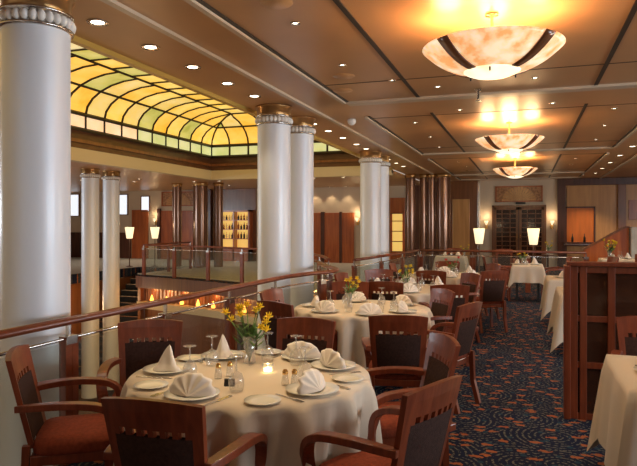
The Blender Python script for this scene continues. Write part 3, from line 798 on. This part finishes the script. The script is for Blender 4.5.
chair(-1.35,11.35,0,-1,'reddish-brown armchair facing the viewer on the far side of the fourth table',G4)
chair(-.50,10.9,-.8,-.5,'light brown armchair at the far right of the fourth table',G4)
chair(-2.2,10.4,1,0,'reddish armchair at the left of the fourth table beside the railing',G4)
chair(.88,13.7,-1,-.1,'red-brown armchair at the right of the small square far table',None)
chair(-.86,13.45,1,.1,'dark armchair at the left of the small square far table',None)
chair(.86,5.02,-.0,-1,'red armchair behind the right foreground table, in front of the lattice divider',None)
chair(1.05,2.55,-.1,1,'dark armchair at the front of the right foreground table',None)
chair(1.75,14.0,-.9,-.3,'orange-red armchair beyond the divider, left of the sloping wooden balustrade',None)
chair(-1.9,17.6,0,-1,'dark armchair beyond the low far railing, beside the small white table',None)
chair(2.6,15.6,-.5,-1,'red-brown armchair at the far right table below the balustrade',None)
chair(-.55,17.4,0,-1,'brown armchair just behind the low far railing, between the two tapered lamps',None)

# ---------------------------------------------------------------- tables
def round_table(c,R,label,nf,cl_label,seed,zh=.30):
    nf=nf+1
    t=thing('round_table',label,'table',(c[0],c[1],0),0,'round banquet tables')
    MB().lathe([(0,.71),(R-.02,.71),(R-.02,.742),(0,.742)],40).done('tabletop',M['wood_mid'],t)
    MB().lathe([(0,0),(.28,0),(.28,.03),(.05,.07),(.05,.71),(0,.71)],20).done('pedestal',M['black'],t)
    rnd=random.Random(seed); ph=rnd.uniform(0,6); ph2=rnd.uniform(0,6)
    m=MB(); NV=20
    def fn(u,v):
        a=2*PI*u
        if v<.25+1e-6: 
            r=R*v/.25; return Vector((r*math.cos(a),r*math.sin(a),.750))
        s=(v-.25)/.75
        fold=math.sin(nf*a+ph+.9*math.sin(3*a+ph2))*.6+.4*math.sin((nf*2-3)*a+ph2)
        drop=min(1,s*1.0)
        r=R+.012*min(1,s*6)+ (.095*math.copysign(abs(fold)**.8,fold))*s**.6 - .01*s
        z=.750-(.750-zh)*drop-(.02*fold if s>.95 else 0)
        return Vector((r*math.cos(a),r*math.sin(a),z))
    m.grid(fn,160,NV,closed_u=True)
    cl=m.done('tablecloth',M['cloth'],loc=(c[0],c[1],0)); tag(cl,cl_label,'tablecloth','cream cloths on the round tables')
def square_table(x0,y0,x1,y1,label,cl_label,zh=.33,seed=1,overlap=.012):
    cx,cy=(x0+x1)/2,(y0+y1)/2; w,d=(x1-x0)/2,(y1-y0)/2
    t=thing('square_table',label,'table',(cx,cy,0),0,'square tables')
    MB().box(-w+.01,-d+.01,.71,w-.01,d-.01,.742).done('tabletop',M['wood_mid'],t,bevel=.004)
    for sx in (-1,1):
        for sy in (-1,1): MB().box(sx*(w-.09)-.02,sy*(d-.09)-.02,0,sx*(w-.09)+.02,sy*(d-.09)+.02,.71).done('leg',M['black'],t)
    rnd=random.Random(seed); ph=rnd.uniform(0,6)
    def sq(a):
        ca,sa=math.cos(a),math.sin(a); k=1/max(abs(ca),abs(sa)); return ca*k,sa*k
    def fn(u,v):
        a=2*PI*u+PI/4; x,y=sq(a)
        if v<.25+1e-6: return Vector((x*w*v/.25,y*d*v/.25,.750))
        s=(v-.25)/.75; cor=max(0,(min(abs(x),abs(y))-.72)/.28)
        out=.012*min(1,s*6)+s*(.03+.018*math.sin(9*a+ph))+cor*cor*.09*s
        z=.750-(.750-zh)*s-cor*cor*.16*s
        l=math.hypot(x,y)
        return Vector((x*w+x/l*out*1.2,y*d+y/l*out*1.2,z))
    m=MB(); m.grid(fn,96,16,closed_u=True); cl=m.done('tablecloth',M['cloth'],loc=(cx,cy,0)); tag(cl,cl_label,'tablecloth','cream cloths on the square tables')
round_table(C1,.67,'round table in the foreground under a cream cloth',15,'long cream tablecloth draped over the nearest round table',1)
round_table(C2,.68,'second round table from the viewer',14,'cream tablecloth on the second round table from the viewer',2)
round_table(C3,.68,'third round table from the viewer',14,'cream tablecloth on the third round table from the viewer',3)
round_table(C4,.68,'fourth round table from the viewer',13,'cream tablecloth on the fourth round table from the viewer',4)
square_table(.50,3.42,1.35,4.38,'square table in the right foreground before the lattice divider','cream cloth with hanging corners on the right foreground table',.22,5)
square_table(.40,7.9,1.25,8.9,'square table just beyond the lattice divider','cream cloth hanging just beyond the left end of the lattice divider',.22,6)
square_table(.32,9.9,1.15,10.8,'second square table beyond the lattice divider','cream cloth on the second table beyond the lattice divider',.3,7)
square_table(-.26,13.2,.34,13.85,'small square table standing alone in the far aisle','cream cloth on the small square far table below the tapered lamp',.40,8)
square_table(-2.25,16.2,-1.5,16.9,'small square table beyond the low far railing','white cloth on the small table beyond the low far railing',.28,9)
square_table(1.75,16.2,2.7,16.9,'far right square table below the wooden balustrade','cream cloth on the far right table below the balustrade',.28,10)

# ---------------------------------------------------------------- tableware
def mk(fn): return Maker(fn)
def _plate():
    o=MB().lathe([(0,0),(.075,0),(.085,.006),(.135,.016),(.137,.019),(.085,.010),(.07,.006),(0,.005)],36).done('dinner_plate',M['china']); return tag(o,'','plate')
def _bread():
    o=MB().lathe([(0,0),(.05,0),(.055,.004),(.088,.012),(.089,.015),(.055,.008),(0,.005)],30).done('side_plate',M['china']); return tag(o,'','plate')
def _napfan():
    m=MB()
    def fn(u,v):
        w=2*v-1; r=1-abs(w); a=PI*u; side=1 if w>0 else -1
        y=side*(.052*(1-r)**.55)*(1-.35*math.sin(a)*r)+.009*r*math.sin(11*a)*max(0,math.sin(a))**.3
        return Vector((.122*r*math.cos(a)*(1+.05*math.sin(11*a)*r),y+.02*r*math.sin(a),.004+.100*r*max(0,math.sin(a))**.8))
    m.grid(fn,44,20)
    o=m.done('napkin',M['napkin']); return tag(o,'','napkin')
def _napcone():
    m=MB()
    def fn(u,v):
        a=2*PI*u; r=.058*(1-v)**.75*(1+.22*math.cos(3*a+v*2)); z=.145*v
        if v<.12: r*=1.25
        return Vector((r*math.cos(a)*1.15+.02*v,r*math.sin(a)*.8,z))
    m.grid(fn,36,10,closed_u=True); o=m.done('napkin',M['napkin']); return tag(o,'','napkin')
def _knife():
    m=MB(); m.box(-.011,-.11,0,.011,.0,.003); m.box(-.006,0,0,.006,.10,.006); o=m.done('knife',M['steel'],bevel=.001); return tag(o,'','knife')
def _fork():
    m=MB(); m.box(-.004,-.10,0,.004,.035,.004); m.box(-.012,.035,0,.012,.05,.004)
    for x in (-.012,-.005,.002,.009): m.box(x,.05,0,x+.003,.095,.004)
    o=m.done('fork',M['steel']); return tag(o,'','fork')
def _glass():  # upturned wine glass
    o=thing('wine_glass','','glass')
    MB().lathe([(.033,0),(.040,.03),(.040,.055),(.028,.085),(.006,.10),(.006,.10)],20).done('bowl',M['glass'],o)
    MB().lathe([(.005,.10),(.004,.165),(.010,.17),(.036,.174),(.036,.177),(0,.177)],20).done('stem',M['glass'],o)
    return o
def _shaker():
    o=thing('shaker','','salt shaker')
    MB().lathe([(0,0),(.021,0),(.022,.01),(.016,.045),(.014,.06),(0,.06)],14).done('body',M['glass'],o)
    MB().lathe([(.015,.058),(.016,.07),(.010,.082),(0,.085)],14).done('cap',M['brass'],o)
    return o
plate,bread,napfan,napcone,knife,fork,glass,shaker=map(mk,(_plate,_bread,_napfan,_napcone,_knife,_fork,_glass,_shaker))
ZT=.751
def setting(c,R,ang,where,tname,full=True,fan=True,glassy_=True,rr=None):
    ca,sa=math.cos(ang),math.sin(ang)
    def at(r,side): return (c[0]+ca*r-sa*side, c[1]+sa*r+ca*side, ZT)
    g=' of the '+tname; rz=ang+PI/2
    rp=(rr or R-.19)
    plate(at(rp,0),0,'cream rimmed dinner plate at the %s place%s'%(where,g),'dinner plates')
    x,y,z=at(rp,0)
    (napfan if fan else napcone)((x,y,z+.008),rz+(.25 if fan else 1.2),('shell-folded white napkin' if fan else 'cone-folded white napkin')+' at the %s place%s'%(where,g),'folded napkins')
    if full:
        knife(at(rp+.01,.165),ang-PI/2,'steel knife at the %s place%s'%(where,g),'knives')
        fork(at(rp+.01,-.165),ang-PI/2,'steel fork at the %s place%s'%(where,g),'forks')
        bread(at(rp-.03,-.30),0,'small cream side plate at the %s place%s'%(where,g),'side plates')
    if glassy_: glass(at(rp-.19,.13),0,'upturned wine glass at the %s place%s'%(where,g),'wine glasses')
pol=lambda c,x,y: math.atan2(y-c[1],x-c[0])
N1='nearest round table'
for (ax,ay,w,fan) in [(-1.62,2.3,'front left',True),(-.75,2.78,'right front',True),(-.7,3.75,'right rear',True),(-1.2,4.1,'far side',True),(-2.2,3.85,'left rear',False),(-2.35,3.0,'left front',False)]:
    setting(C1,.69,pol(C1,ax,ay),w,N1,True,fan)
N2='second round table'
for (ax,ay,w,fan) in [(-1.1,4.9,'near right',True),(-2.2,5.0,'near left',True),(-2.5,5.9,'railing side',True),(-2.0,7.0,'far left',True),(-.9,6.6,'far right',True),(-.6,5.6,'aisle side',True)]:
    setting(C2,.68,pol(C2,ax,ay),w,N2,False,fan)
for c,nm in ((C3,'third round table'),(C4,'fourth round table')):
    for k,w in enumerate(('near','near right','far right','far','far left','near left')):
        setting(c,.68,-PI/2+k*PI/3+.2,w,nm,False,k%3!=2)
setting((.925,3.9),.45,PI,'left','right foreground table',True,True,True,.20)
setting((.925,3.9),.45,PI/2+.5,'far','right foreground table',False,True,True,.25)
for c,nm in (((.82,8.4),'first table beyond the divider'),((.73,10.35),'second table beyond the divider'),((.01,13.55),'small square far table'),((-1.87,16.55),'small table beyond the far railing'),((2.2,16.55),'far right table')):
    setting(c,.4,PI,'left',nm,False,True,True,.18); setting(c,.4,0,'right',nm,False,False,True,.18)
shaker((-1.60,3.0,ZT),0,'glass shaker with gold cap left of the table sign','salt and pepper shakers')
shaker((-1.56,3.06,ZT),0,'glass shaker with gold cap left of the table sign, farther one','salt and pepper shakers')
shaker((-1.20,2.99,ZT),0,'glass shaker with gold cap right of the table sign, left of its pair','salt and pepper shakers')
shaker((-1.155,3.01,ZT),0,'glass shaker with gold cap right of the table sign, right of its pair','salt and pepper shakers')
shaker((-1.45,5.85,ZT),0,'glass shaker with gold cap on the second round table','salt and pepper shakers')
m=MB(); m.box(-.028,-.004,0,.028,.004,.040,T(0,-.01,0,rx=-.45)); m.box(-.028,-.004,0,.028,.004,.040,T(0,.018,0,rx=.45)); o=m.done('table_sign',M['black'],loc=(-1.47,2.88,ZT)); o.rotation_euler=(0,0,.3); tag(o,'small dark folded sign at the centre of the nearest table','sign')
# flowers in vases
def vase(x,y,label,n_=9,red=False,s=1.,z=ZT):
    o=thing('flower_vase',label,'flowers',(x,y,z)); rnd=random.Random(int(x*100+y*10))
    MB().lathe([(0,0),(.030*s,0),(.034*s,.004),(.026*s,.06*s),(.040*s,.145*s),(.038*s,.145*s),(.022*s,.06*s),(0,.01)],20).done('vase',M['glass'],o)
    st=MB(); fl_=MB(); lf=MB()
    for k in range(n_):
        a=rnd.uniform(0,2*PI); l=rnd.uniform(.05,.13)*s; h=rnd.uniform(.17,.29)*s
        tip=Vector((l*math.cos(a),l*math.sin(a),h))
        st.tube([(0,0,.01),(tip.x*.25,tip.y*.25,h*.5),tip],.0028*s,5)
        for q in range(7):
            b=2*PI*q/7; d=Vector((math.cos(b),math.sin(b),.35))*.030*s; side=Vector((-math.sin(b),math.cos(b),0))*.012*s
            v=[fl_.b.verts.new(tip+p) for p in (Vector((0,0,0)),d*.6+side,d,d*.6-side,)]; fl_.b.faces.new(v)
            v=[fl_.b.verts.new(tip+p+Vector((0,0,.008))) for p in (Vector((0,0,0)),d*.35+side*.7,d*.6+Vector((0,0,.02))*s,d*.35-side*.7)]; fl_.b.faces.new(v)
        fl_.ball(tip+Vector((0,0,.006)),.010*s,6)
        for q in range(3):
            b=rnd.uniform(0,2*PI); base=Vector((tip.x*.4,tip.y*.4,h*rnd.uniform(.35,.75))); d=Vector((math.cos(b)*.07,math.sin(b)*.07,.05))*s; sd=Vector((-math.sin(b),math.cos(b),0))*.011*s
            lf.b.faces.new([lf.b.verts.new(p) for p in (base,base+d*.5+sd,base+d,base+d*.5-sd)])
    st.done('stems',M['leaf'],o); lf.done('leaves',M['leaf'],o); fl_.done('blossoms',M['red_flower'] if red else M['flower'],o)
vase(-1.60,3.40,'glass vase of yellow flowers on the nearest table',13,s=1.15)
vase(-1.72,6.05,'glass vase of yellow flowers on the second round table',9)
vase(-1.50,7.95,'glass vase of yellow flowers on the third round table',9)
vase(-1.15,10.2,'vase of red flowers on the fourth round table',7,True)
vase(-1.52,16.4,'small bunch of flowers on the table beyond the far railing',6)
vase(1.95,16.45,'spray of flowers on the far right table',12,s=1.6)
vase(.9,8.3,'vase of dark leafy flowers just behind the top of the divider',8,s=1.2)
vase(-.05,13.45,'little vase of flowers on the small square far table',6)
vase(.55,17.0,'tall spray of flowers near the glazed double door',7,s=1.2,z=.8)
t=thing('side_stand','slim dark pedestal holding the tall flower spray','stand',(.55,17.0,0)); MB().lathe([(0,0),(.15,0),(.15,.03),(.03,.06),(.03,.77),(.15,.78),(.15,.80),(0,.80)],16).done('pedestal',M['wood_dark'],t)
# candle
o=thing('votive_candle','small lit glass candle on the nearest table behind the sign','candle',(-1.40,3.22,ZT))
MB().lathe([(0,0),(.028,0),(.034,.05),(.031,.05),(.026,.006),(0,.006)],16).done('glass_cup',M['glass'],o); MB().lathe([(0,.006),(.024,.006),(.024,.022),(.003,.03),(0,.04)],12).done('flame',M['bulb'],o)

# ---------------------------------------------------------------- lattice divider
d=thing('lattice_divider','dark mahogany lattice screen with smoked glass standing in the right foreground','divider',(.33,5.45,0))
W=2.6
f=MB()
for x in (0.02,.09,.30,.95,1.6,2.25): f.box(x-.0,-.035,.0,x+.055,.035,1.26)
for z in (.0,.42,.80,1.2): f.box(.0,-.03,z,W,.03,z+.05)
f.done('frame',M['chair'],d,bevel=.004)
MB().box(-.01,-.06,1.255,W,.06,1.29).done('cap_rail',M['chair'],d,bevel=.006)
MB().box(-.03,-.07,.0,.02,.07,1.26).done('end_post',M['chair'],d,bevel=.006)
MB().box(.05,-.006,.05,W-.02,.006,1.22).done('smoked_panel',M['smoke'],d)
# beyond: sloping stair balustrade
o=thing('stair_balustrade','sloping reddish wooden stair balustrade rising to the right behind the divider','balustrade',(1.5,18.0,0))
m=MB(); 
pts=[(0,.25),(0,.88),(1.02,1.50),(1.10,1.50),(1.10,.25)]
va=[m.b.verts.new((x,0,z)) for x,z in pts]; vb=[m.b.verts.new((x,.12,z)) for x,z in pts]; m.b.faces.new(va); m.b.faces.new(vb[::-1])
for i in range(5): m.b.faces.new((va[i],va[(i+1)%5],vb[(i+1)%5],vb[i]))
m.done('panel',M['wood_red'],o)
m=MB(); m.sweep([(-.02,.06,.89),(1.02,.06,1.52),(1.12,.06,1.52)],[(-.08,-.02),(.08,-.02),(.08,.03),(-.08,.03)],smooth=False); m.done('handrail',M['wood_mid'],o)
MB().box(0,-.02,0,1.10,.14,.27).done('base',M['wood_dark'],o)
tag(MB().box(2.63,17.8,0,3.3,18.2,1.52).done('stone_pier',M['stone'],bevel=.01),'pale stone pier at the right edge beside the wooden balustrade','pier',kind='thing')

# ---------------------------------------------------------------- lights
def area(x,y,z,sx,sy,e,col,rot):
    L=bpy.data.lights.new('window_daylight','AREA'); L.shape='RECTANGLE'; L.size=sx; L.size_y=sy; L.energy=e; L.color=col
    o=bpy.data.objects.new('window_daylight',L); o.location=(x,y,z); o.rotation_euler=rot; COL.objects.link(o); return o
# added area fill standing in for unseen windows right, left and behind
def aim(o,tx,ty,tz):
    d=Vector((tx,ty,tz))-o.location; o.rotation_euler=d.to_track_quat('-Z','Y').to_euler()
a=area(8.3,4,1.9,6,1.3,430,(.80,.90,1),(0,0,0)); aim(a,-4,5,1.5)
a=area(8.3,13,1.9,5,1.3,200,(1,.88,.74),(0,0,0)); aim(a,-4,13,1.5)
a=area(.5,-2.6,2.1,5,1.4,12,(1,.88,.74),(0,0,0)); aim(a,-1,6,1.0)
a=area(-20,9,1.9,6,1.3,300,(.82,.92,1),(0,0,0)); aim(a,-6,9,1.4)
# table spots: beams over each table, then spots toward the far wall
for (x,y),e in ((C1,95),(C2,65),(C3,60),(C4,60)): spot(x,y,ZC-.03,e,.80,(1,.74,.42),.9,.04)
for (x,y),e in (((0.0,13.5),45),((.85,8.4),25),((.8,10.4),30),((1.0,3.9),28),((-1.8,16.5),40),((2.2,16.5),60),((1.87,YF-.9),30),((-7.7,22.4),40),((-14.8,22.6),60),((-16.8,22.6),50),((-11.9,22.4),40),((-4.8,22.4),30),((-.25,22.3),45),((-2.4,22.3),30),((0,18.5),50),((0,20),40)): spot(x,y,(ZC if x>-3.7 else ZS)-.05,e,1.5)
for (x,y) in ((.2,3.0),(.2,5.5),(.2,8.0),(.2,12),(-1.4,13),(.2,15.5),(-1.6,4.6),(-1.6,7.0)): spot(x,y,ZC-.04,42,2.2)  # added overhead fill along aisle and tables, no fixtures
w=bpy.data.worlds.new('world'); S.world=w; w.use_nodes=True
bg=w.node_tree.nodes['Background']; bg.inputs[0].default_value=(1,.84,.70,1); bg.inputs[1].default_value=.42

# point lights without fixtures, added to brighten the lower deck
for (x,y) in ((-5.5,8),(-8.5,12),(-9.5,8),(-5,12),(-12.6,15)):
    L=bpy.data.lights.new('lower_deck_light','POINT'); L.energy=45; L.color=(1,.62,.30); L.shadow_soft_size=.3
    lo=bpy.data.objects.new('lower_deck_light',L); lo.location=(x,y,-.9); COL.objects.link(lo)

for (x,y) in ((2.2,22.9),(3.6,22.6),(5.2,22.6)): spot(x,y,ZC-.05,95,1.6,(1,.74,.45))  # wash spots added to brighten the tan wall, no fixtures
for (x,y) in ((-15.,20.5),(-12,21),(-17.5,21),(-9,20.5),(-6,20.5)): spot(x,y,ZS-.05,55,2.0,(1,.84,.64))  # extra spots added to lift the area beyond the atrium

wall('wall_lower_left',-13.9,-3,-3.3,-13.62,19.4,-.31,M['wood_mid'],'lower deck wall left of the staircase')
wall('wall_lower_back',-13.9,19.25,-3.3,-11.2,19.4,-.31,M['wood_mid'],'lower deck wall behind the staircase')
wall('wall_lower_side',-11.45,16.2,-3.3,-11.35,19.3,-.31,M['wood_mid'],'lower deck wall right of the staircase')

wall('wall_back',-14,-3.3,-.3,9.2,-3.1,3.3,M['wood_mid'],'wood panelled wall behind the viewer')
wall('wall_right',9,-3.1,-.3,9.2,24,3.3,M['wood_tan'],'wall with windows on the right')
